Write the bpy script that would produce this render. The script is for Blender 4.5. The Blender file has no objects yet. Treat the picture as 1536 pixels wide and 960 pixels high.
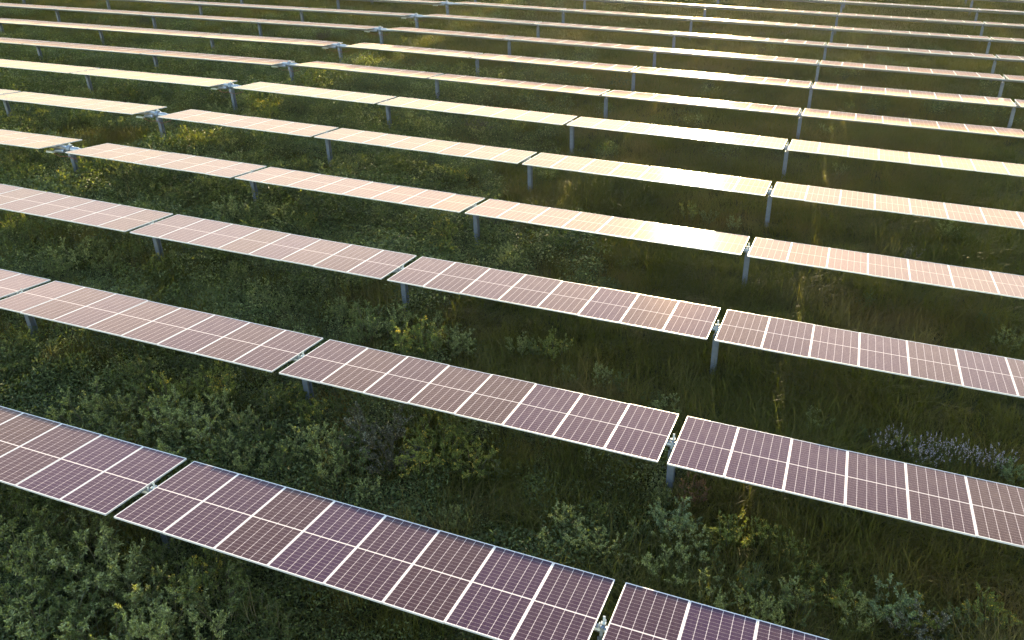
import bpy, bmesh, math, random
import numpy as np
from mathutils import Matrix, Vector

sc = bpy.context.scene
R = math.radians
# ------------------------------------------------------------------ camera
PITCH, YAW, ROLL = 0.506080, -0.388266, -0.032702
CAM = (2.1987, 0.0, 11.3627)
cy, sy, cp, sp = math.cos(YAW), math.sin(YAW), math.cos(PITCH), math.sin(PITCH)
fwd = Vector((sy * cp, cy * cp, -sp)); rgt = Vector((cy, -sy, 0)); upv = rgt.cross(fwd)
cr, sr = math.cos(ROLL), math.sin(ROLL)
r2 = cr * rgt + sr * upv; u2 = -sr * rgt + cr * upv
cam = bpy.data.cameras.new('camera'); camo = bpy.data.objects.new('camera', cam)
sc.collection.objects.link(camo); sc.camera = camo
cam.sensor_width = 36; cam.lens = 1294.892 / 1536 * 36
cam.clip_start = 0.1; cam.clip_end = 3000
camo.matrix_world = Matrix(((r2.x, u2.x, -fwd.x, CAM[0]), (r2.y, u2.y, -fwd.y, CAM[1]), (r2.z, u2.z, -fwd.z, CAM[2]), (0, 0, 0, 1)))
FPX = 1294.892
def pix(p):
    d = Vector(p) - Vector(CAM); w = d.dot(fwd)
    if w < 0.1: return (-1e5, -1e5, w)
    return (768 + FPX * d.dot(r2) / w, 480 - FPX * d.dot(u2) / w, w)

# ------------------------------------------------------------------ light
SUN_EL, SUN_AZ = 5.9, -8.4           # degrees; azimuth from +Y towards +X
sc.world = bpy.data.worlds.new('World'); sc.world.use_nodes = True
wn = sc.world.node_tree.nodes; wl = sc.world.node_tree.links
sky = wn.new('ShaderNodeTexSky'); sky.sky_type = 'NISHITA'; sky.sun_disc = False
sky.sun_elevation = R(SUN_EL); sky.sun_rotation = R(SUN_AZ)
sky.air_density = 1.0; sky.dust_density = 0.25; sky.ozone_density = 1.0
wl.new(sky.outputs[0], wn['Background'].inputs[0]); wn['Background'].inputs[1].default_value = 0.15
sl = bpy.data.lights.new('sun', 'SUN'); so = bpy.data.objects.new('sun', sl); sc.collection.objects.link(so)
sl.energy = 3.2; sl.angle = R(0.53); sl.color = (1.0, 0.79, 0.47)
sd = Vector((math.sin(R(SUN_AZ)) * math.cos(R(SUN_EL)), math.cos(R(SUN_AZ)) * math.cos(R(SUN_EL)), math.sin(R(SUN_EL))))
so.rotation_euler = sd.to_track_quat('Z', 'Y').to_euler()
so.location = (-20, 60, 30)
sc.view_settings.view_transform = 'Standard'; sc.view_settings.look = 'None'
sc.view_settings.gamma = 1.0; sc.view_settings.use_curve_mapping = False
sc.view_settings.exposure = 3.0
sc.render.engine = 'CYCLES'
sc.cycles.max_bounces = 6; sc.cycles.diffuse_bounces = 3; sc.cycles.glossy_bounces = 3
sc.cycles.transmission_bounces = 3; sc.cycles.transparent_max_bounces = 4
sc.cycles.caustics_reflective = False; sc.cycles.caustics_refractive = False
sc.cycles.sample_clamp_indirect = 6.0
sc.cycles.use_denoising = True; sc.cycles.denoising_prefilter = 'ACCURATE'; sc.cycles.denoising_input_passes = 'RGB_ALBEDO_NORMAL'

# ------------------------------------------------------------------ helpers
def link(o, parent=None):
    sc.collection.objects.link(o)
    if parent is not None: o.parent = parent
    return o
def mesh_np(name, verts, faces, mats, midx=None, smooth=False):
    me = bpy.data.meshes.new(name)
    me.from_pydata([tuple(v) for v in verts], [], [tuple(f) for f in faces])
    for m in (mats if isinstance(mats, (list, tuple)) else [mats]): me.materials.append(m)
    if midx is not None: me.polygons.foreach_set('material_index', midx)
    if smooth: me.polygons.foreach_set('use_smooth', [True] * len(faces))
    me.update(); return me
def obj(name, me, parent=None): return link(bpy.data.objects.new(name, me), parent)
def empty(name, loc=(0, 0, 0)):
    o = bpy.data.objects.new(name, None); o.empty_display_size = 0.2; link(o); o.location = loc; return o
def tag(o, label=None, cat=None, group=None, kind=None):
    if label: o['label'] = label
    if cat: o['category'] = cat
    if group: o['group'] = group
    if kind: o['kind'] = kind
    return o
class Geo:
    def __init__(s): s.v = []; s.f = []; s.m = []
    def box(s, x0, x1, y0, y1, z0, z1, m=0):
        b = len(s.v)
        s.v += [(x0, y0, z0), (x1, y0, z0), (x1, y1, z0), (x0, y1, z0), (x0, y0, z1), (x1, y0, z1), (x1, y1, z1), (x0, y1, z1)]
        s.f += [(b, b+3, b+2, b+1), (b+4, b+5, b+6, b+7), (b, b+1, b+5, b+4), (b+1, b+2, b+6, b+5), (b+2, b+3, b+7, b+6), (b+3, b, b+4, b+7)]
        s.m += [m] * 6; return s
    def tube(s, pts, rad, n=8, m=0, cap=True):
        pts = [Vector(p) for p in pts]
        rads = rad if isinstance(rad, (list, tuple)) else [rad] * len(pts)
        b = len(s.v)
        for i, p in enumerate(pts):
            t = (pts[min(i+1, len(pts)-1)] - pts[max(i-1, 0)]).normalized()
            a = t.cross(Vector((0, 0, 1)) if abs(t.z) < .9 else Vector((0, 1, 0))).normalized(); c = t.cross(a)
            for k in range(n):
                g = 2 * math.pi * k / n
                s.v.append(tuple(p + (a * math.cos(g) + c * math.sin(g)) * rads[i]))
        for i in range(len(pts) - 1):
            for k in range(n):
                k2 = (k + 1) % n
                s.f.append((b + i*n + k, b + i*n + k2, b + (i+1)*n + k2, b + (i+1)*n + k)); s.m.append(m)
        if cap:
            s.f.append(tuple(b + k for k in reversed(range(n)))); s.m.append(m)
            e = b + (len(pts) - 1) * n
            s.f.append(tuple(e + k for k in range(n))); s.m.append(m)
        return s
    def prism(s, poly, x0, x1, m=0):     # polygon in YZ pushed along X
        b = len(s.v); n = len(poly)
        s.v += [(x0, y, z) for y, z in poly] + [(x1, y, z) for y, z in poly]
        s.f += [tuple(b + k for k in range(n)), tuple(b + n + k for k in reversed(range(n)))]
        for k in range(n):
            k2 = (k + 1) % n; s.f.append((b + k, b + n + k, b + n + k2, b + k2))
        s.m += [m] * (n + 2); return s
    def mesh(s, name, mats, smooth=False): return mesh_np(name, s.v, s.f, mats, s.m, smooth)

def new_mat(name):
    m = bpy.data.materials.new(name); m.use_nodes = True
    nt = m.node_tree; return m, nt, nt.nodes, nt.links, nt.nodes['Principled BSDF']
def N(nt, typ, **kw):
    n = nt.nodes.new(typ)
    for k, v in kw.items(): setattr(n, k, v)
    return n
def math_n(nt, op, a, b=None, c=None):
    n = nt.nodes.new('ShaderNodeMath'); n.operation = op
    for i, x in enumerate((a, b, c)):
        if x is None: continue
        if isinstance(x, (int, float)): n.inputs[i].default_value = x
        else: nt.links.new(x, n.inputs[i])
    return n.outputs[0]
def ramp(nt, fac, stops):
    n = nt.nodes.new('ShaderNodeValToRGB'); e = n.color_ramp.elements
    while len(e) < len(stops): e.new(0.5)
    for el, (p, c) in zip(e, stops): el.position = p; el.color = (*c, 1)
    nt.links.new(fac, n.inputs[0]); return n.outputs[0]
def mixc(nt, fac, a, b, mode='MIX'):
    n = nt.nodes.new('ShaderNodeMix'); n.data_type = 'RGBA'; n.blend_type = mode
    for sock, x in ((n.inputs[0], fac), (n.inputs[6], a), (n.inputs[7], b)):
        if isinstance(x, (int, float)): sock.default_value = x
        elif isinstance(x, tuple): sock.default_value = (*x, 1)
        else: nt.links.new(x, sock)
    return n.outputs[2]
def noise(nt, vec, scale, detail=4, rough=.55):
    n = nt.nodes.new('ShaderNodeTexNoise'); n.inputs['Scale'].default_value = scale
    n.inputs['Detail'].default_value = detail; n.inputs['Roughness'].default_value = rough
    nt.links.new(vec, n.inputs['Vector']); return n.outputs['Fac']

# ------------------------------------------------------------------ dimensions
P_MOD = 1.15; GAP = 0.1859; L = 8 * P_MOD + GAP; W = 1.1191; MW = 1.140
HUB = -0.17                                # tube axis below the glass plane
SLOPE = -0.0288
def axis_z(x):
    if x > 40: x = 40 + 20 * math.tanh((x - 40) / 20)
    if x < -28:
        d = -28 - x
        d = d if d < 50 else 50 + 20 * math.tanh((d - 50) / 20)
        return 0.806 + 0.0142 * d
    return SLOPE * x
GROUND = -1.55
def vnoise(x, y, s, seed=0):
    x = np.asarray(x, float) / s; y = np.asarray(y, float) / s
    xi = np.floor(x).astype(int); yi = np.floor(y).astype(int); fx = x - xi; fy = y - yi
    fx = fx * fx * (3 - 2 * fx); fy = fy * fy * (3 - 2 * fy)
    def h(a, b):
        n = (a * 374761393 + b * 668265263 + seed * 1442695041) & 0x7fffffff
        n = ((n ^ (n >> 13)) * 1274126177) & 0x7fffffff
        return ((n ^ (n >> 16)) & 0xffff) / 65535.0
    return (h(xi, yi) * (1-fx) + h(xi+1, yi) * fx) * (1-fy) + (h(xi, yi+1) * (1-fx) + h(xi+1, yi+1) * fx) * fy
def axis_z_np(x): return np.vectorize(axis_z)(x)
def ground_z(x, y):
    return axis_z_np(x) + GROUND + 0.18 * (vnoise(x, y, 3.1, 3) - .5) + 0.08 * (vnoise(x, y, 0.9, 4) - .5)

# rows: y, z offset, tilt, shift along the row
ROWS = [(9.8731, -.0314, .1411, -.2781), (15.2005, -.0079, .1416, -.2469), (20.4927, .0171, .1140, -.1952), (25.8426, -.0055, .1390, -.1344),
        (31.1352, .0283, .1180, -.0651), (36.55, .0413, .1132, -.0388), (41.8655, -.004, .131, .0387), (47.1863, -.0263, .1031, .0969),
        (52.3836, .0011, .1244, .0626), (57.631, -.0264, .1244, .117), (62.8136, .0221, .1244, .2076), (68.1415, .0111, .1244, .2021),
        (73.7852, -.0194, .1244, .2335), (79.1, 0, .1244, .24), (84.4, 0, .1244, .25), (89.7, 0, .1244, .26), (95.0, 0, .1244, .26)]  # last rows lie out of view, added to shade the visible ground
DRIVE_END = -28.60
ORD = ['first', 'second', 'third', 'fourth', 'fifth', 'sixth', 'seventh', 'eighth', 'ninth', 'tenth', 'eleventh', 'twelfth', 'thirteenth', 'fourteenth', 'fifteenth', 'sixteenth', 'seventeenth', 'eighteenth']

# ------------------------------------------------------------------ materials
DUST_SHEEN_TINT, DUST_SHEEN_TAU = (.68, .51, .45), .0080
GLASS_ROUGH, GLASS_TINT, GLASS_IOR = .038, (.29, .235, .25), 1.13   # anti-reflective, rose-tinted coating
def make_cell_material():
    m, nt, nd, lk, b = new_mat('solar_cells')
    tc = N(nt, 'ShaderNodeTexCoord'); sep = N(nt, 'ShaderNodeSeparateXYZ'); lk.new(tc.outputs['Object'], sep.inputs[0])
    x = sep.outputs[0]; y = sep.outputs[1]
    mar = 0.018; cw = (MW - 2 * mar) / 6
    ya = math_n(nt, 'ABSOLUTE', y)
    mid = 0.013; ch = (W - 0.020 - mid) / 12
    # distance to the nearest column / row line
    xc = math_n(nt, 'DIVIDE', math_n(nt, 'SUBTRACT', x, mar), cw)
    dx = math_n(nt, 'MULTIPLY', math_n(nt, 'ABSOLUTE', math_n(nt, 'SUBTRACT', math_n(nt, 'FRACT', math_n(nt, 'ADD', xc, .5)), .5)), cw)
    yc = math_n(nt, 'DIVIDE', math_n(nt, 'SUBTRACT', ya, mid), ch)
    dy = math_n(nt, 'MULTIPLY', math_n(nt, 'ABSOLUTE', math_n(nt, 'SUBTRACT', math_n(nt, 'FRACT', math_n(nt, 'ADD', yc, .5)), .5)), ch)
    lx = math_n(nt, 'LESS_THAN', dx, 0.0042); ly = math_n(nt, 'LESS_THAN', dy, 0.0020)
    dia = math_n(nt, 'LESS_THAN', math_n(nt, 'ADD', dx, dy), 0.014)
    edge = math_n(nt, 'MAXIMUM', math_n(nt, 'LESS_THAN', x, mar), math_n(nt, 'GREATER_THAN', x, MW - mar))
    edge = math_n(nt, 'MAXIMUM', edge, math_n(nt, 'GREATER_THAN', ya, W - 0.020))
    edge = math_n(nt, 'MAXIMUM', edge, math_n(nt, 'LESS_THAN', ya, mid))
    info = N(nt, 'ShaderNodeObjectInfo')
    tint = ramp(nt, info.outputs['Random'], [(0, (.011, .001, .033)), (.45, (.011, .0015, .025)), (.75, (.012, .002, .016)), (1, (.014, .004, .011))])
    nz = noise(nt, tc.outputs['Object'], 1.3, 3)
    tint = mixc(nt, math_n(nt, 'MULTIPLY', nz, .35), tint, (.016, .006, .010))
    # thin dust film, thicker along the lower edge, with run marks
    mp = N(nt, 'ShaderNodeMapping'); mp.inputs['Scale'].default_value = (9, 1.2, 1); lk.new(tc.outputs['Object'], mp.inputs[0])
    geo = N(nt, 'ShaderNodeNewGeometry')
    dn = noise(nt, mp.outputs[0], 2.2, 5)
    dn2 = noise(nt, geo.outputs['Position'], 26, 3)
    dust = math_n(nt, 'ADD', math_n(nt, 'MULTIPLY', dn, .05), math_n(nt, 'MULTIPLY', math_n(nt, 'GREATER_THAN', dn2, .71), .25))
    col = mixc(nt, math_n(nt, 'MAXIMUM', lx, dia), tint, (.34, .29, .31)); col = mixc(nt, ly, col, (.23, .185, .205)); col = mixc(nt, edge, col, (.42, .375, .385))
    col = mixc(nt, dust, col, (.42, .36, .31))
    rg = math_n(nt, 'ADD', GLASS_ROUGH, math_n(nt, 'MULTIPLY', dn, .03))
    df = N(nt, 'ShaderNodeBsdfDiffuse'); lk.new(col, df.inputs[0])
    gl = N(nt, 'ShaderNodeBsdfGlossy'); gl.inputs['Color'].default_value = (*GLASS_TINT, 1); lk.new(rg, gl.inputs['Roughness'])
    fr = N(nt, 'ShaderNodeFresnel'); fr.inputs[0].default_value = GLASS_IOR
    g3 = N(nt, 'ShaderNodeBsdfGlossy'); g3.inputs['Color'].default_value = (1, .74, .50, 1); g3.inputs['Roughness'].default_value = .125
    gm = N(nt, 'ShaderNodeMixShader'); gm.inputs[0].default_value = .24; lk.new(gl.outputs[0], gm.inputs[1]); lk.new(g3.outputs[0], gm.inputs[2])
    m1 = N(nt, 'ShaderNodeMixShader'); lk.new(fr.outputs[0], m1.inputs[0]); lk.new(df.outputs[0], m1.inputs[1]); lk.new(gm.outputs[0], m1.inputs[2])
    # dust film with pale sheen painted into its colour; grows steeply towards grazing view
    g2 = N(nt, 'ShaderNodeBsdfDiffuse'); g2.inputs['Color'].default_value = (*DUST_SHEEN_TINT, 1)
    dt = N(nt, 'ShaderNodeVectorMath', operation='DOT_PRODUCT'); lk.new(geo.outputs['Incoming'], dt.inputs[0]); lk.new(geo.outputs['Normal'], dt.inputs[1])
    cs = math_n(nt, 'MAXIMUM', math_n(nt, 'ABSOLUTE', dt.outputs['Value']), .32)
    tau = math_n(nt, 'MULTIPLY', math_n(nt, 'ADD', .7, math_n(nt, 'MULTIPLY', dn, .6)), DUST_SHEEN_TAU)
    film = math_n(nt, 'SUBTRACT', 1, math_n(nt, 'EXPONENT', math_n(nt, 'MULTIPLY', math_n(nt, 'DIVIDE', tau, math_n(nt, 'POWER', cs, 3.15)), -1)))
    mx = N(nt, 'ShaderNodeMixShader'); lk.new(film, mx.inputs[0]); lk.new(m1.outputs[0], mx.inputs[1]); lk.new(g2.outputs[0], mx.inputs[2])
    nd.remove(b); lk.new(mx.outputs[0], nd['Material Output'].inputs[0])
    mp2 = N(nt, 'ShaderNodeMapping'); mp2.inputs['Scale'].default_value = (.9, .5, 1); lk.new(geo.outputs['Position'], mp2.inputs[0])
    bn = N(nt, 'ShaderNodeBump'); bn.inputs['Strength'].default_value = .35; bn.inputs['Distance'].default_value = .004
    lk.new(noise(nt, mp2.outputs[0], 1.1, 2), bn.inputs['Height']); lk.new(bn.outputs[0], gl.inputs['Normal']); lk.new(bn.outputs[0], fr.inputs['Normal'])
    return m
def metal(name, col, rough=.4, metallic=.6, vary=.25, scale=5):
    m, nt, nd, lk, b = new_mat(name)
    g = N(nt, 'ShaderNodeNewGeometry'); nz = noise(nt, g.outputs['Position'], scale, 5)
    c = mixc(nt, nz, tuple(x * (1 - vary) for x in col), tuple(min(1, x * (1 + vary)) for x in col))
    lk.new(c, b.inputs['Base Color']); b.inputs['Metallic'].default_value = metallic
    lk.new(math_n(nt, 'ADD', rough - .08, math_n(nt, 'MULTIPLY', nz, .16)), b.inputs['Roughness'])
    return m
M_CELL = make_cell_material()
M_FRAME = metal('anodised_frame', (.50, .48, .49), .38, .3, .06)
M_BACK = metal('white_backsheet', (.6, .6, .6), .6, 0, .05)
M_ZINC = metal('galvanised_steel', (.17, .19, .24), .42, .55, .3, 9)
M_TUBE = metal('tube_steel', (.29, .30, .34), .4, .6, .25, 7)
M_WHITE = metal('white_plastic', (.46, .45, .41), .5, 0, .05)
M_DARK = metal('black_rubber', (.03, .03, .035), .6, 0, .2)
M_COPPER = metal('red_cable', (.18, .05, .03), .5, 0, .2)

def leaf_material(name, cols, trans=.33, tipcol=None):
    m, nt, nd, lk, b = new_mat(name)
    g = N(nt, 'ShaderNodeNewGeometry'); info = N(nt, 'ShaderNodeObjectInfo')
    r = math_n(nt, 'FRACT', math_n(nt, 'ADD', math_n(nt, 'MULTIPLY', g.outputs['Random Per Island'], .75), math_n(nt, 'MULTIPLY', info.outputs['Random'], .35)))
    n = len(cols)
    c = ramp(nt, r, [(i / (n - 1), k) for i, k in enumerate(cols)])
    lk.new(c, b.inputs['Base Color']); b.inputs['Roughness'].default_value = .55; b.inputs['Specular IOR Level'].default_value = .35
    tr = N(nt, 'ShaderNodeBsdfTranslucent'); lk.new(mixc(nt, 1, c, (2.2, 2.3, .6), 'MULTIPLY'), tr.inputs[0])
    mx = N(nt, 'ShaderNodeMixShader'); mx.inputs[0].default_value = trans
    lk.new(b.outputs[0], mx.inputs[1]); lk.new(tr.outputs[0], mx.inputs[2])
    lk.new(mx.outputs[0], nd['Material Output'].inputs[0])
    return m
def grass_material(name, greens, drys):
    m, nt, nd, lk, b = new_mat(name)
    g = N(nt, 'ShaderNodeNewGeometry'); info = N(nt, 'ShaderNodeObjectInfo')
    big = noise(nt, g.outputs['Position'], .22, 3)
    f = math_n(nt, 'ADD', math_n(nt, 'MULTIPLY', math_n(nt, 'SUBTRACT', big, .5), 2.2), math_n(nt, 'ADD', math_n(nt, 'MULTIPLY', info.outputs['Random'], .38), math_n(nt, 'MULTIPLY', g.outputs['Random Per Island'], .32)))
    n = len(greens) + len(drys); cs = list(greens) + list(drys)
    c = ramp(nt, f, [(i / (n - 1), k) for i, k in enumerate(cs)])
    lk.new(c, b.inputs['Base Color']); b.inputs['Roughness'].default_value = .6; b.inputs['Specular IOR Level'].default_value = .25
    tr = N(nt, 'ShaderNodeBsdfTranslucent'); lk.new(mixc(nt, 1, c, (2.2, 2.7, .5), 'MULTIPLY'), tr.inputs[0])
    mx = N(nt, 'ShaderNodeMixShader'); mx.inputs[0].default_value = .42
    lk.new(b.outputs[0], mx.inputs[1]); lk.new(tr.outputs[0], mx.inputs[2]); lk.new(mx.outputs[0], nd['Material Output'].inputs[0])
    return m
M_GRASS = grass_material('meadow_grass', [(0.053, 0.052, 0.009), (0.074, 0.067, 0.012), (0.094, 0.075, 0.015)], [(0.116, 0.079, 0.024), (0.149, 0.090, 0.033)])
M_DRY = grass_material('dry_grass', [(0.078, 0.067, 0.022), (0.104, 0.081, 0.029)], [(0.135, 0.095, 0.036), (0.166, 0.114, 0.047)])
M_WEED = leaf_material('weed_leaves', [(.026, .034, .008), (.045, .056, .013), (.072, .086, .022), (.16, .18, .065)])
M_PALE = leaf_material('grey_green_leaves', [(.050, .056, .017), (.096, .106, .036), (.162, .172, .068), (.30, .305, .15)])
M_DEEP = leaf_material('dark_green_leaves', [(.030, .038, .011), (.052, .064, .019), (.080, .096, .030), (.150, .170, .066)])
M_LIME = leaf_material('yellow_green_leaves', [(.048, .060, .012), (.088, .104, .022), (.130, .145, .034), (.22, .225, .065)])
M_GREY = leaf_material('dusky_leaves', [(.035, .034, .022), (.055, .050, .036), (.080, .072, .055), (.26, .25, .22)])
M_BLUE = leaf_material('blue_green_leaves', [(.050, .066, .030), (.090, .115, .056), (.140, .170, .090), (.230, .260, .150)])
M_RUST = leaf_material('rusty_leaves', [(.07, .055, .03), (.12, .06, .035), (.16, .085, .05)])
M_GOLD = leaf_material('golden_flowers', [(.28, .20, .03), (.40, .28, .04), (.32, .26, .07)])
M_LILAC = leaf_material('lilac_flowers', [(.20, .16, .23), (.30, .25, .32), (.42, .37, .42)], .15)
M_STEM = leaf_material('woody_stems', [(.05, .038, .022), (.075, .06, .032), (.09, .085, .04)], .05)

# ------------------------------------------------------------------ ground
def ground():
    xs = np.concatenate([[-900, -500, -300, -200, -140, -110], np.arange(-95, 60, .6), [70, 90, 130, 200, 300, 500, 900]])
    ys = np.concatenate([[-600, -300, -120, -50, -20, -8], np.arange(0, 100, .6), [106, 115, 130, 160, 220, 320, 500, 900, 1500]])
    X, Y = np.meshgrid(xs, ys); Z = ground_z(X, Y)
    me = bpy.data.meshes.new('ground'); nx, ny = len(xs), len(ys)
    idx = np.arange(nx * ny).reshape(ny, nx)
    F = np.stack([idx[:-1, :-1], idx[:-1, 1:], idx[1:, 1:], idx[1:, :-1]], -1).reshape(-1, 4)
    me.from_pydata(np.stack([X, Y, Z], -1).reshape(-1, 3).tolist(), [], F.tolist())
    me.polygons.foreach_set('use_smooth', [True] * len(F))
    m, nt, nd, lk, b = new_mat('meadow_soil')
    g = N(nt, 'ShaderNodeNewGeometry')
    a = noise(nt, g.outputs['Position'], .35, 5); c2 = noise(nt, g.outputs['Position'], 9, 6)
    c = ramp(nt, a, [(.3, (.028, .034, .012)), (.55, (.040, .040, .016)), (.75, (.060, .046, .022))])
    c = mixc(nt, math_n(nt, 'MULTIPLY', c2, .6), c, (.022, .020, .010))
    lk.new(c, b.inputs['Base Color']); b.inputs['Roughness'].default_value = .95; b.inputs['Specular IOR Level'].default_value = .1
    bn = N(nt, 'ShaderNodeBump'); bn.inputs['Strength'].default_value = .8; bn.inputs['Distance'].default_value = .06
    lk.new(c2, bn.inputs['Height']); lk.new(bn.outputs[0], b.inputs['Normal'])
    me.materials.append(m)
    o = obj('ground', me); tag(o, kind='structure')
ground()

# ------------------------------------------------------------------ evening haze
def haze():
    g = Geo(); g.box(-950, 950, -650, 1550, -5.5, 13.0)
    m = bpy.data.materials.new('haze'); m.use_nodes = True; nt = m.node_tree; nt.nodes.clear()
    v = N(nt, 'ShaderNodeVolumePrincipled'); v.inputs['Color'].default_value = (.95, .93, .90, 1); v.inputs['Density'].default_value = HAZE; v.inputs['Anisotropy'].default_value = .80
    out = N(nt, 'ShaderNodeOutputMaterial'); nt.links.new(v.outputs[0], out.inputs['Volume'])
    o = obj('haze', g.mesh('haze', [m])); tag(o, kind='stuff')
HAZE = .00005
haze()

# ------------------------------------------------------------------ solar tables
def panel_mesh():
    g = Geo(); e = .009
    v = [(e, -W+e, -.003), (MW-e, -W+e, -.003), (MW-e, W-e, -.003), (e, W-e, -.003), (e, -W+e, -.009), (MW-e, -W+e, -.009), (MW-e, W-e, -.009), (e, W-e, -.009)]
    f = [(0, 1, 2, 3), (7, 6, 5, 4)]
    return mesh_np('solar_panel', v, f, [M_CELL, M_BACK], [0, 1])
def frame_mesh():
    g = Geo(); t = .010; d = -.036
    g.box(0, MW, -W, -W+t, d, 0); g.box(0, MW, W-t, W, d, 0)
    g.box(0, t, -W+t, W-t, d, 0); g.box(MW-t, MW, -W+t, W-t, d, 0)
    return g.mesh('frame', [M_FRAME])
def tube_mesh(n):
    g = Geo(); x1 = n * P_MOD
    g.tube([(-GAP/2, 0, HUB), (x1 + GAP/2, 0, HUB)], .066, 10)
    for j in range(n + 1):                                     # saddle brackets between tube and frames
        x = min(max(j * P_MOD, .05), x1 - .05)
        g.box(x-.03, x+.03, -.36, .36, -.072, -.038); g.box(x-.028, x+.028, -.05, .05, HUB+.04, -.073)
    return g.mesh('torque_tube', [M_TUBE])
PANEL, FRAME = panel_mesh(), frame_mesh()
TUBES = {n: tube_mesh(n) for n in (7, 8)}
rng = random.Random(7)
def row_frame(x, row, left):
    y, dz, th, dx = ROWS[row]
    e = .5
    t = Vector((2*e, 0, axis_z(x+e) - axis_z(x-e))).normalized()
    drop = ((0, 0, 0, 0, .02, .06, .10, .08) + (.08,) * 12)[row] if left else 0
    ac = Vector((0, math.cos(th), -math.sin(th))); n = t.cross(ac).normalized(); ac = n.cross(t)
    return Vector((x, y, axis_z(x) + dz - drop)), t, ac, n
def visible(row, x0, x1):
    y, dz, th, dx = ROWS[row]; best = False
    for k in range(9):
        x = x0 + (x1 - x0) * k / 8
        for e in (-1, 0, 1):
            u, v, w = pix((x, y + e * W, axis_z(x) + dz))
            if -4 < u < 1540 and (-4 if row < 8 else -150) < v < 964: best = True  # far rows also kept above the view, unseen, for their shade
    return best
def table(row, x0, n, left):
    o, t, ac, nn = row_frame(x0, row, left)
    root = empty('solar_table', o)
    wob = R(rng.gauss(0, .15)); ac, nn = ac * math.cos(wob) + nn * math.sin(wob), nn * math.cos(wob) - ac * math.sin(wob)
    root.rotation_euler = Matrix(((t.x, ac.x, nn.x), (t.y, ac.y, nn.y), (t.z, ac.z, nn.z))).to_euler()
    obj('torque_tube', TUBES[n], root)
    for j in range(n):
        p = obj('solar_panel', PANEL, root); p.location = (j * P_MOD + .005, 0, 0)
        p.rotation_euler = (R(rng.gauss(0, .14)), R(rng.gauss(0, .10)), 0)
        obj('frame', FRAME, p)
    return root
LOOK = ['dark purple-brown', 'dusky mauve', 'dusty pink', 'pale beige', 'peach coloured', 'cream coloured', 'slim peach coloured', 'slim salmon coloured'] + ['sliver-thin pale'] * 12
tables = {}; gaps = []
for row, (y, dz, th, dx) in enumerate(ROWS):
    lst = []
    for k in range(-3, 5):
        n = 7 if k == -3 else 8
        x0 = dx + k * L + (P_MOD if k == -3 else 0)
        lst.append((x0, n, False)); gaps.append((row, dx + k * L - GAP/2, 'drive' if k == -3 else 'gap', k == -3))
    for q in range(0, 6):
        x1 = DRIVE_END - q * L + .02 * row
        lst.append((x1 - 8 * P_MOD, 8, True)); gaps.append((row, x1 - 8 * P_MOD - GAP/2, 'gap', True))
    lst = sorted(a for a in lst if visible(row, a[0], a[0] + a[1] * P_MOD))
    tables[row] = []
    for i, (x0, n, left) in enumerate(lst):
        root = table(row, x0, n, left); tables[row].append((x0, x0 + n * P_MOD, root))
        pos = ORD[i] if i < len(lst) - 1 or len(lst) < 3 else 'last'
        if len(lst) == 1: where = 'the only one in view'
        elif pos == 'last': where = 'rightmost one'
        else: where = pos + ' from the left'
        rname = 'nearest panel row' if row == 0 else ORD[row] + ' panel row from front'
        tag(root, '%s solar table, %s, %s' % (LOOK[row], rname, where), 'solar panel table', 'solar tables in long parallel rows')

# ------------------------------------------------------------------ posts and drives
def post_meshes():
    g = Geo(); w, h, t = .075, .085, .007                       # I section
    for s in (-1, 1): g.box(-w, w, s*h - t, s*h + t, -2.1, -.30)
    g.box(-.006, .006, -h + t, h - t, -2.1, -.30)
    beam = g.mesh('post_beam', [M_ZINC])
    g = Geo()
    g.prism([(-.10, -.42), (.10, -.42), (.15, -.20), (.10, -.06), (-.10, -.06), (-.15, -.20)], -.025, .025)
    g.prism([(-.05, -.44), (.05, -.44), (.05, -.30), (-.05, -.30)], -.05, -.0253)
    hous = g.mesh('bearing_housing', [M_ZINC])
    g = Geo(); g.box(-.02, .02, .03, .05, -.059, .07); g.box(-.045, .045, -.03, .026, -.0585, -.035)
    g.box(-.06, -.045, -.09, -.05, -.10, .01)
    return beam, hous, g.mesh('bearing_strap', [M_WHITE])
BEAM, HOUS, STRAP = post_meshes()
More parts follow.
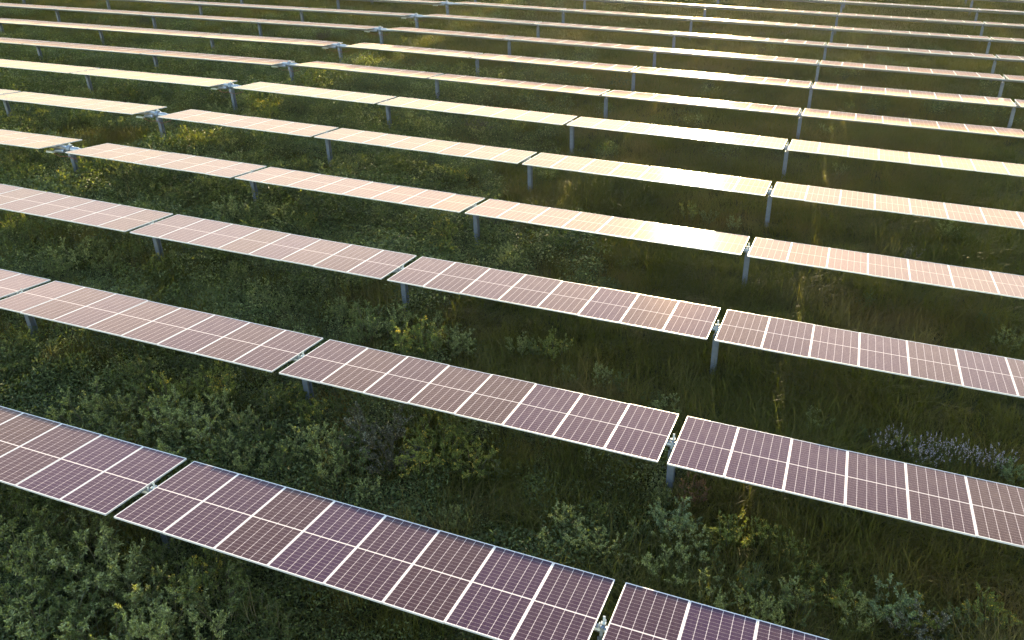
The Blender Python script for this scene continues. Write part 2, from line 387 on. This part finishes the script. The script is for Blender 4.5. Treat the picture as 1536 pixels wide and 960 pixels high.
def drive_meshes():
    d = {}
    g = Geo(); ring = [(.16 * math.cos(a) , HUB + .17 * math.sin(a)) for a in [k * math.pi / 9 for k in range(18)]]
    g.prism(ring, -.09, .09); g.box(-.07, .07, -.10, .10, -.50, -.30); d['gear_housing'] = g.mesh('gear_housing', [M_ZINC])
    g = Geo(); g.tube([(-.66, 0, HUB), (-.5, 0, HUB), (-.42, 0, HUB), (-.12, 0, HUB), (-.095, 0, HUB)], [.068, .07, .11, .115, .14], 14); d['tube_coupling'] = g.mesh('tube_coupling', [M_TUBE], True)
    g = Geo(); g.tube([(.095, 0, HUB), (.12, 0, HUB), (.42, 0, HUB), (.5, 0, HUB), (1.16, 0, HUB)], [.14, .115, .11, .085, .07], 14); d['tube_coupling.b'] = g.mesh('tube_coupling', [M_TUBE], True)
    g = Geo(); g.tube([(-.14, -.20, HUB-.08), (-.20, -.20, HUB-.08), (-.62, -.20, HUB-.10)], [.06, .075, .06], 10); d['motor'] = g.mesh('motor', [M_TUBE])
    g = Geo(); g.box(-1.05, -.68, -.30, -.16, HUB-.20, HUB-.13); d['controller_box'] = g.mesh('controller_box', [M_WHITE])
    g = Geo()
    g.tube([(-.7, -.22, HUB-.2), (-.4, -.18, HUB-.33), (-.05, -.13, HUB-.28), (.3, -.15, HUB-.36), (.8, -.1, HUB-.2)], .012, 5); d['cable'] = g.mesh('cable', [M_COPPER])
    g = Geo(); g.box(.05, .09, -.05, .05, -.02, .02); g.box(-.03, .03, -.035, .035, -.005, .05); d['cap'] = g.mesh('sensor_cap', [M_WHITE])
    return d
DR = drive_meshes()
drive_rows = []
def near_table(row, x):
    T = tables[row]; best = min(range(len(T)), key=lambda i: abs(T[i][0] - x))
    return best
n_post = 0; posts = []
for row, x, kind, left in gaps:
    y, dz, th, dx = ROWS[row]
    px = x if kind == 'gap' else -28.1 + .01 * row
    o, t, ac, nn = row_frame(px, row, left and kind == 'gap')
    u, v, w = pix(o); ub, vb, _ = pix(o + Vector((0, 0, -1.2)))
    if not (-3 < u < 1539 and vb > (1 if row < 8 else -80) and v < 950): continue
    root = empty('support_post', o + Vector((0, 0, 0)))
    obj('post_beam', BEAM, root); obj('bearing_housing', HOUS, root)
    if kind == 'gap': s = obj('bearing_strap', STRAP, root)
    posts.append((row, px, root, kind))
    if kind == 'drive':
        d = empty('tracker_drive', o)
        d.rotation_euler = Matrix(((t.x, ac.x, nn.x), (t.y, ac.y, nn.y), (t.z, ac.z, nn.z))).to_euler()
        for nm, me in DR.items(): obj(me.name.split('.')[0], me, d)
        tag(d, 'pale tracker drive with thick tube couplings in the break of the %s panel row' % ORD[row], 'tracker drive', 'tracker drives in the breaks of the rows')
for row in range(len(ROWS)):
    pr = sorted([p for p in posts if p[0] == row], key=lambda p: p[1])
    for i, (r_, px, root, kind) in enumerate(pr):
        side = 'only post seen' if len(pr) == 1 else ('rightmost post' if i == len(pr) - 1 else ORD[i] + ' post from the left')
        if kind == 'drive': lab = 'grey steel post carrying the tracker drive of the %s panel row' % ORD[row]
        else: lab = 'grey steel post under the %s panel row, %s' % (ORD[row], side)
        tag(root, lab, 'support post', 'steel posts carrying the panel rows')

# ------------------------------------------------------------------ plants
class Leaves:
    def __init__(s): s.v = []; s.f = []
    def leaf(s, p, d, ln, wd, up):
        d = d.normalized(); side = d.cross(up)
        if side.length < 1e-3: side = Vector((1, 0, 0))
        side.normalize(); nrm = side.cross(d)
        b = len(s.v)
        s.v += [tuple(p), tuple(p + d * ln * .5 + side * wd * .5 + nrm * ln * .05), tuple(p + d * ln - nrm * ln * .08), tuple(p + d * ln * .5 - side * wd * .5 + nrm * ln * .05)]
        s.f.append((b, b+1, b+2, b+3))
    def mesh(s, name, mat): return mesh_np(name, s.v, s.f, [mat])
def shrub_meshes(seed, stems=12, h=1.0, spread=.55, sub=5, leaves=16, ll=.075, lw=.03, flower=None, flo=.0, mats=(None, None, None), upright=.5):
    rd = random.Random(seed); Lf = Leaves(); Fl = Leaves(); st = Geo()
    def rv(s=1): return Vector((rd.gauss(0, s), rd.gauss(0, s), rd.gauss(0, s)))
    for i in range(stems):
        a = rd.uniform(0, 2 * math.pi); ro = math.sqrt(rd.random()) * spread; hh = h * rd.uniform(.6, 1.05) * (1 - .35 * (ro / spread) ** 2)
        base = Vector((math.cos(a), math.sin(a), 0)) * ro * .25
        tip = Vector((math.cos(a) * ro, math.sin(a) * ro, hh)) + rv(.05)
        midp = base.lerp(tip, .5) + Vector((math.cos(a), math.sin(a), 0)) * ro * .12 + rv(.03)
        def curve(q): return (base * (1-q)**2 + midp * 2 * q * (1-q) + tip * q * q)
        st.tube([curve(0) - Vector((0, 0, .08)), curve(.5), curve(.97)], [.009, .006, .003], 3, cap=False)
        for k in range(sub):
            q = rd.uniform(.35, 1) if k else 1.0
            p0 = curve(min(q, .97)); bl = rd.uniform(.12, .30) * h * (1.15 - .4 * q)
            dirn = (Vector((math.cos(a), math.sin(a), 0)) * .35 + Vector((rd.gauss(0, .6), rd.gauss(0, .6), upright + rd.random() * .7))).normalized()
            p1 = p0 + dirn * bl
            st.tube([p0, p1], [.004, .002], 3, cap=False)
            for m in range(leaves):
                z = rd.random() ** .5; p = p0.lerp(p1, z * 1.04)
                d = (dirn * .55 + rv(.6) + Vector((0, 0, .12)))
                s = rd.uniform(.65, 1.25)
                Lf.leaf(p, d, ll * s, lw * s, (Vector((0, 0, 1)) + rv(.5)).normalized())
            if flower and rd.random() < flo:
                for m in range(9):
                    p = p1 + rv(.022) + dirn * rd.uniform(-.06, .04)
                    Fl.leaf(p, rv(1) + Vector((0, 0, .4)), .034, .026, rv(1).normalized())
    out = [('stems', st.mesh('stems', [M_STEM])), ('foliage', Lf.mesh('foliage', mats[0]))]
    if flower and Fl.f: out.append(('blossoms', Fl.mesh('blossoms', flower)))
    return out
KINDS = {}
for k, mat, fl, flo in (('p', M_PALE, None, 0), ('d', M_DEEP, None, 0), ('y', M_LIME, M_GOLD, .16), ('g', M_GREY, None, 0), ('b', M_BLUE, None, 0), ('r', M_RUST, None, 0)):
    KINDS[k] = [shrub_meshes(100 * i + ord(k), stems=rng.choice((13, 15, 17)), spread=.50 + .08 * (i % 3), sub=6, leaves=30,
                             ll=(.052 if k in 'pb' else .048), lw=(.022 if k in 'pb' else .020), flower=fl, flo=flo, mats=(mat,)) for i in range(4 if k in 'pdy' else 2)]
def lavender(seed):
    rd = random.Random(seed); st = Geo(); lf = Leaves(); fl = Leaves()
    for i in range(46):
        a = rd.uniform(0, 6.283); ro = math.sqrt(rd.random()) * .42; h = rd.uniform(.6, 1.0)
        b = Vector((math.cos(a) * ro * .6, math.sin(a) * ro * .6, 0)); t = Vector((math.cos(a) * ro * 1.15, math.sin(a) * ro * 1.15, h))
        st.tube([b - Vector((0, 0, .05)), t], [.004, .003], 3, cap=False)
        for m in range(9):
            q = rd.uniform(.1, .7); lf.leaf(b.lerp(t, q), Vector((rd.gauss(0, 1), rd.gauss(0, 1), .5)), .085, .022, Vector((0, 0, 1)))
        if rd.random() < .6:
            for m in range(9):
                fl.leaf(b.lerp(t, 1 - rd.random() * .2), Vector((rd.gauss(0, 1), rd.gauss(0, 1), .7)), .036, .022, Vector((rd.gauss(0, 1), rd.gauss(0, 1), 1)).normalized())
    return [('stems', st.mesh('stems', [M_STEM])), ('foliage', lf.mesh('foliage', M_DEEP)), ('blossoms', fl.mesh('blossoms', M_LILAC))]
KINDS['l'] = [lavender(5), lavender(6)]
DESC = {'p': 'grey-green leafy shrub', 'd': 'dark green leafy shrub', 'y': 'yellow-green flowering shrub', 'g': 'dusky grey shrub', 'b': 'blue-green leafy shrub', 'r': 'rusty leaved shrub', 'l': 'lilac flowering plant'}
BUSH = "-12.19,8.41,p,1.3;-11.78,8.83,d,1.2;-11.05,8.81,p,1.2;-10.93,7.51,p,1.4;-10.66,8.09,d,1.2;-9.96,8.4,p,1.3;-9.71,6.98,p,1.4;-10.37,6.75,d,1.2;-9.22,8.29,p,1.2;-9.72,7.6,d,1;-8.15,7.91,p,1.4;-8,7.38,p,1.3;-7.42,7.97,p,1.2;-8.74,8.9,d,1.1;-8.02,8.87,y,1;-7.26,8.5,d,1.1;-7.64,9.38,d,1;-6.53,8.59,d,1;-8.86,7.2,d,1;-13.09,8.99,d,1;-12.69,9.48,d,1;-5.99,8.5,d,0.8;-14.23,12.39,p,1.2;-13.8,12.71,p,1.2;-13.41,13.41,d,1.1;-12.72,12.05,p,0.9;-12.09,12.63,p,1.2;-11.31,12.42,p,1.3;-11.54,13.28,p,1.2;-11.79,14.36,y,1.1;-12.84,13.71,y,1;-10.45,13.22,p,0.9;-10.44,11.86,d,0.9;-10.02,12.16,p,0.9;-9.71,13,d,1;-10.27,14.17,d,0.9;-10.22,14.82,y,0.9;-9.31,12.3,p,0.9;-8.79,12.58,d,0.8;-8.61,13.29,p,1;-7.99,13.32,p,1.1;-7.48,12.76,p,0.9;-9.08,14.41,y,0.8;-7.19,14.1,g,1.2;-6.37,13.55,g,1.1;-7.18,13.13,d,0.9;-5.81,13.59,y,1;-5.49,14.16,y,1.1;-4.78,14.06,y,0.9;-6.07,14.63,y,0.9;-5.33,14.92,d,0.9;-6.46,12.45,p,0.7;-8.61,15.21,d,0.8;-4.25,14.16,d,0.7;-14.28,14.33,d,0.8;-4.37,12.42,p,0.6;-1.98,12.83,p,0.9;-1.18,12.75,p,0.7;-0.77,12.54,p,0.5;0.02,13.82,b,0.9;0.26,13.35,p,0.8;0.16,12.51,p,1;0.83,13.2,d,0.6;1.11,13.89,y,0.8;1.13,12.54,p,0.8;1.81,12.63,d,0.8;1.64,12.07,p,0.9;2.3,12.58,p,0.9;2.63,12.47,d,0.7;2.15,11.95,p,0.7;3.66,12.6,p,0.9;4.22,13.02,b,1;4.91,12.57,g,0.8;3.31,13,y,0.7;5.89,13.52,y,0.8;4.75,12.91,y,0.8;5.48,13.01,d,0.7;2.73,13.46,y,0.6;-0.57,13.36,d,0.6;1.74,14.2,y,0.7;2.29,14.06,y,0.6;0.23,14.93,r,0.7;-0.44,14.62,p,0.6;-1.49,13.6,y,0.5;-11.08,19.19,p,0.9;-9.74,18.43,d,1.1;-9.38,18.78,p,1.1;-8.5,18.12,y,1.1;-7.82,18.19,y,1.1;-7.45,18.72,p,1.1;-7.04,18.69,p,0.9;-9.65,17.87,d,0.9;-7.97,17.86,d,0.8;-5.44,19.21,p,0.8;-4.98,19.3,d,0.7;-4.52,19.38,y,0.8;-3.89,18.37,p,0.6;-2.88,18.67,p,0.7;-2.35,18.71,d,0.5;-13.96,19.2,p,0.7;-14.14,19.97,d,0.6;-12.94,19.13,p,0.7;-12.31,19.26,d,0.6;-1.07,18.15,p,0.6;-1.51,18.22,d,0.5;2.51,18.92,p,0.6;0.47,23.43,p,0.5;-16.48,14.1,y,0.7;-18.78,14.24,p,0.8;-18.11,14.4,d,0.7;-17.99,13.42,d,0.8;4.35,18.69,l,0.7;4.05,18.3,l,0.7;4.78,18.18,l,0.7;5.14,18.45,l,0.7;5.49,18.33,l,0.7;5.78,18.57,l,0.7;5.98,18.39,l,0.7;6.26,18.37,l,0.7;6.54,18.47,l,0.7;4.6,18.46,y,0.6;6.79,18.14,b,0.6;3.76,18.76,d,0.5;5,18.08,l,0.6;-21.39,19.05,p,1;-21.27,19.79,p,0.9;-21.32,18.24,d,0.8;-20.16,19.22,p,0.8;-24.22,20.33,d,1;-25.75,20.57,y,1.1;-24.87,19.76,d,1;-18.52,19.7,y,0.7;-19.81,19.91,d,0.8;-15.74,20.25,p,0.7;-12.6,21.06,d,0.6;-18.14,20.4,p,0.7;7.23,24.61,p,0.7;3.47,25.82,d,0.6;6.84,25.89,d,0.5"
plants = []
BUSH2 = "-26.13,30.96,y,1.1;-26.64,30.42,y,1;-25.15,30.65,y,0.9;-27.01,29.94,d,0.9;-25.54,32.1,y,0.9;-26.77,36.72,y,1.1;-25.87,36.6,y,1;-28.07,37.33,p,0.9;-25.92,38.15,d,0.9;-27.46,43.15,y,1;-27.8,42.27,y,0.9;-26.48,44.11,y,0.9;-27.62,25.99,y,1.1;-27.41,26.86,y,0.9;-27.34,24.97,p,1;-27.25,24.18,y,1;-25.74,26.28,p,1.1;-24.39,26.11,d,1;-21.35,26.29,p,1.1;-20.23,26.09,d,1;-18.78,26.26,p,1;-18.1,27.06,d,0.9;-17.03,27.09,y,0.9;-21.6,25.17,d,1;-22.81,25.25,p,0.9;-18.02,29.97,p,1.2;-17.14,29.86,p,1.2;-16.94,31.18,d,1;-15.72,31.03,p,1.1;-14.69,30.86,d,0.9;-13.73,30.8,p,0.9;-12.53,30.84,y,0.9;-24.06,30.71,p,1.1;-23.77,31.52,d,1;-23.35,32.21,p,1;-22.01,31.86,d,0.9;-32.75,32.06,p,1;-34.29,32.29,y,0.9;-36.5,31.88,p,1;-36.48,30.62,d,1;-34.33,31.04,d,0.9;-31.14,31.67,p,0.9;-18.6,37.08,d,0.9;-17.49,36.71,p,1;-16.43,36.73,p,0.9;-15.15,36.65,d,0.9;-14.13,36.68,p,0.8;-12.76,36.65,d,0.8;-21.22,37.74,p,1;-22.61,38.07,d,0.9;-23.24,37.17,p,0.9;-31.23,25.51,p,1.1;-30.93,26.27,d,1;-29.47,24.57,y,1;-30.39,26.65,p,0.9;-9.42,32.78,p,0.7;-7.61,32.63,d,0.7;-11.87,32.11,d,0.8;-1.29,30.37,p,0.6;1.14,43.29,p,0.7;-0.01,42.48,d,0.6;2.03,38.08,p,0.7;5.98,32.58,p,0.8;6.64,32.33,d,0.7;8.43,47.85,y,0.7;9.21,50.03,y,0.7;-26.42,22.41,y,1.1;-26.83,21.68,y,1;-25.34,22.98,d,1;-17.19,24.83,p,0.9;-17.93,24.21,d,0.9;-15.99,24.76,y,0.8;-15.08,27.08,d,0.9;-13.77,26.3,p,0.8;-29.39,35.46,d,0.9;-28.03,35.33,p,0.9;-32.7,35.77,p,0.8"  # yellow-green ones near the drives: sunlight put into the leaf colour
for s in (BUSH + ';' + BUSH2).split(';'):
    a = s.split(','); plants.append((float(a[0]), float(a[1]), a[2], float(a[3])))
# further shrubs of the meadow: thick on the left, thin on the right and far away
rs = np.random.RandomState(11)
def far_from(x, y, d): return all((x - a) ** 2 + (y - b) ** 2 > d * d for a, b, _, _ in plants)
cand = 0
while len(plants) < 292 and cand < 20000:
    cand += 1
    y = rs.uniform(22, 62); x = rs.uniform(-52, 16)
    u, v, w = pix((x, y, axis_z(x) - 1.2))
    if not (5 < u < 1530 and 5 < v < 950): continue
    dens = (.95 if u < 500 else .6 if u < 850 else .22) * (1 if y < 45 else .35) * float(np.clip(vnoise(x, y, 4.5, 9) * 2.2 - .5, 0, 1))
    if rs.rand() > dens or not far_from(x, y, .65): continue
    if min(abs(y - r[0]) for r in ROWS) < .35 and rs.rand() < .7: continue
    k = rs.choice(list('pppddyyg')); plants.append((x, y, k, rs.uniform(.65, 1.1) * (1 if u < 900 else .75)))
info = []
for i, (x, y, k, h) in enumerate(plants):
    strip = sum(1 for r in ROWS if r[0] < y)                     # number of rows nearer than the plant
    T = tables[max(strip - 1, 0)]
    ti = min(range(len(T)), key=lambda q: abs((T[q][0] + T[q][1]) / 2 - x))
    info.append([i, strip, ti, pix((x, y, axis_z(x) - 1.1))[0]])
cells = {}
for i, s, t, u in info: cells.setdefault((s, t if s else 0, plants[i][2]), []).append((u, i))
plabel = {}
for (s, t, k), lst in cells.items():
    lst.sort()
    for q, (u, i) in enumerate(lst):
        if s == 0: where = 'in front of the nearest panel row'
        else: where = 'behind table %s of panel row %s' % (['one', 'two', 'three', 'four', 'five', 'six', 'seven', 'eight', 'nine', 'ten', 'eleven'][t], ['one', 'two', 'three', 'four', 'five', 'six', 'seven', 'eight', 'nine', 'ten', 'eleven', 'twelve'][s - 1])
        n = len(lst)
        if n == 1: pre = ''
        elif q == 0: pre = 'leftmost '
        elif q == n - 1: pre = 'rightmost '
        elif n == 3: pre = 'middle '
        else: pre = ORD[q] + ' from left '
        plabel[i] = pre + DESC[k] + ' ' + where
for i, (x, y, k, h) in enumerate(plants):
    z = float(ground_z(x, y))
    root = empty('flowering_plant' if k == 'l' else 'shrub', (x, y, z - .03))
    var = KINDS[k][rng.randrange(len(KINDS[k]))]
    s = h * rng.uniform(.9, 1.1); sx = rng.uniform(.9, 1.2)
    root.scale = (s * sx, s * sx, s); root.rotation_euler = (0, 0, rng.uniform(0, 6.28))
    for nm, me in var: obj(nm, me, root)
    tag(root, plabel[i], 'flowering plant' if k == 'l' else 'shrub', 'lilac flowers beside the second row' if k == 'l' else 'shrubs growing between the panel rows')

# grass and low weeds: scattered instances
def blade_tuft(seed, n, rad, hmin, hmax, wd, lean, mat):
    rd = random.Random(seed); v = []; f = []
    la = rd.uniform(0, 6.28)
    for i in range(n):
        a = rd.uniform(0, 6.283); r = math.sqrt(rd.random()) * rad
        x, y = r * math.cos(a), r * math.sin(a); h = rd.uniform(hmin, hmax)
        b = rd.gauss(la, 1.0); le = abs(rd.gauss(lean, lean * .5)) * h
        dx, dy = math.cos(b), math.sin(b); fx, fy = -math.sin(b + rd.gauss(0, .5)), math.cos(b)
        w = wd * rd.uniform(.6, 1.2); k = len(v)
        for q, ww in ((0, 1), (.4, .9), (.75, .6), (1, .08)):
            px = x + dx * le * q ** 1.8; py = y + dy * le * q ** 1.8; pz = h * (q - .28 * lean * q * q) - .04
            v += [(px - fx * w * ww / 2, py - fy * w * ww / 2, pz), (px + fx * w * ww / 2, py + fy * w * ww / 2, pz)]
        for q in range(3): f.append((k + 2*q, k + 2*q + 1, k + 2*q + 3, k + 2*q + 2))
    return mesh_np('tuft', v, f, [mat])
def weed_clump(seed, n, rad, h, mat, ll=.06, lw=.03):
    rd = random.Random(seed); lf = Leaves()
    for i in range(n):
        a = rd.uniform(0, 6.283); r = math.sqrt(rd.random()) * rad; z = rd.uniform(.05, 1) * h * (1 - .5 * (r / rad) ** 2)
        lf.leaf(Vector((r * math.cos(a), r * math.sin(a), z)), Vector((rd.gauss(0, 1), rd.gauss(0, 1), rd.gauss(.3, .5))), ll * rd.uniform(.6, 1.3), lw * rd.uniform(.6, 1.3), (Vector((0, 0, 1)) + Vector((rd.gauss(0, .4), rd.gauss(0, .4), 0))).normalized())
    return lf.mesh('clump', mat)
src = bpy.data.collections.new('ground_cover_sources')
SRC = [blade_tuft(1, 80, .34, .22, .50, .013, .55, M_GRASS), blade_tuft(2, 80, .36, .30, .62, .012, .75, M_GRASS), blade_tuft(3, 70, .30, .18, .42, .014, .9, M_GRASS),
       blade_tuft(4, 60, .28, .35, .75, .010, .6, M_DRY), blade_tuft(5, 60, .32, .25, .55, .011, 1.0, M_DRY),
       weed_clump(6, 190, .36, .34, M_WEED), weed_clump(7, 170, .34, .40, M_DEEP, .07, .03), weed_clump(8, 130, .28, .45, M_LIME, .055, .024),
       weed_clump(9, 150, .32, .42, M_PALE, .06, .028), blade_tuft(10, 10, .30, .7, 1.1, .010, .35, M_DRY)]
for i, me in enumerate(SRC):
    src.objects.link(bpy.data.objects.new('source_%02d' % i, me))
def scatter(name, label, cat, pts, picks, scl, rot):
    me = bpy.data.meshes.new(name); n = len(pts)
    me.vertices.add(n); me.vertices.foreach_set('co', np.asarray(pts, np.float32).ravel())
    for an, ty, data, prop in (('pick', 'INT', picks, 'value'), ('scl', 'FLOAT', scl, 'value'), ('rot', 'FLOAT_VECTOR', rot, 'vector')):
        at = me.attributes.new(an, ty, 'POINT'); at.data.foreach_set(prop, np.asarray(data, np.int32 if ty == 'INT' else np.float32).ravel())
    o = obj(name, me); tag(o, label, cat, kind='stuff')
    ng = bpy.data.node_groups.new(name + '_nodes', 'GeometryNodeTree')
    ng.interface.new_socket('Geometry', in_out='INPUT', socket_type='NodeSocketGeometry'); ng.interface.new_socket('Geometry', in_out='OUTPUT', socket_type='NodeSocketGeometry')
    gi = ng.nodes.new('NodeGroupInput'); go = ng.nodes.new('NodeGroupOutput'); ip = ng.nodes.new('GeometryNodeInstanceOnPoints')
    ci = ng.nodes.new('GeometryNodeCollectionInfo'); ci.inputs[0].default_value = src; ci.inputs['Separate Children'].default_value = True; ci.inputs['Reset Children'].default_value = True
    def na(nm, ty):
        q = ng.nodes.new('GeometryNodeInputNamedAttribute'); q.data_type = ty; q.inputs[0].default_value = nm; return q.outputs['Attribute']
    e2r = ng.nodes.new('FunctionNodeEulerToRotation'); ng.links.new(na('rot', 'FLOAT_VECTOR'), e2r.inputs[0])
    ng.links.new(gi.outputs[0], ip.inputs['Points']); ng.links.new(ci.outputs[0], ip.inputs['Instance']); ip.inputs['Pick Instance'].default_value = True
    ng.links.new(na('pick', 'INT'), ip.inputs['Instance Index']); ng.links.new(e2r.outputs[0], ip.inputs['Rotation']); ng.links.new(na('scl', 'FLOAT'), ip.inputs['Scale'])
    ng.links.new(ip.outputs[0], go.inputs[0])
    md = o.modifiers.new('scatter', 'NODES'); md.node_group = ng
    return o
def field(seed, spacing_fn, ymax=100):
    rg = np.random.RandomState(seed); out = []
    y = 3.0
    while y < ymax:
        # width of the view at this depth, with a margin for a camera a step aside
        xl = 2.2 - .409 * y - (8 + .72 * y); xr = 2.2 - .409 * y + (8 + .72 * y)
        s = spacing_fn(y)
        xs = np.arange(xl, xr, s); xs = xs + rg.uniform(-.5, .5, len(xs)) * s
        out.append(np.stack([xs, y + rg.uniform(-.5, .5, len(xs)) * s], 1)); y += s
    return np.concatenate(out)
A = field(1, lambda y: .27 + .0036 * y)
rg = np.random.RandomState(3)
gx, gy = A[:, 0], A[:, 1]
bushy = np.clip((vnoise(gx, gy, 5.0, 21) * .6 + vnoise(gx, gy, 1.6, 22) * .5) + np.clip((-(gx + .33 * gy) + 2) / 16, -.35, .42) * np.where(gy > 48, .3, 1) - np.where(gy > 48, .12, 0) - .56, 0, 1) * 3.2
dry = np.where(gy > 40, .55, 1) * np.clip(vnoise(gx, gy, 4.0, 31) * .7 + vnoise(gx, gy, 1.2, 32) * .5 - .62, 0, 1) * 2.2
u = rg.rand(len(A)); u2_ = rg.rand(len(A))
pick = np.where(u < np.clip(bushy, 0, .8), rg.choice([5, 6, 6, 7, 8, 8], len(A)), np.where(u2_ < np.clip(dry, 0.06, .75), rg.choice([3, 4, 4], len(A)), rg.choice([0, 1, 1, 2], len(A))))
pick = np.where(rg.rand(len(A)) < .010, 9, pick)
pick = np.where((gy < 14) & (pick >= 7) & (pick <= 8), 5, pick)
scl = np.where((pick >= 5) & (pick <= 8) & (gy > 21) & (gy < 48), 1.25, 1) * rg.uniform(.7, 1.25, len(A)) * (1 + .005 * gy) * (.75 + .55 * vnoise(gx, gy, 3.0, 41))
rot = np.stack([rg.normal(0, .08, len(A)), rg.normal(0, .08, len(A)), rg.uniform(0, 6.28, len(A))], 1)
Pz = np.stack([gx, gy, ground_z(gx, gy)], 1)
isw = (pick >= 5) & (pick <= 8)
scatter('meadow_grass', 'rough green and straw coloured grass covering the whole field', 'grass', Pz[~isw], pick[~isw], scl[~isw], rot[~isw])
scatter('undergrowth', 'low leafy weeds spreading between the grass under the panels', 'undergrowth', Pz[isw], pick[isw], scl[isw] * 1.1, rot[isw])
print('counts', {r: len(t) for r, t in tables.items()}, len(posts), len(plants), len(A))
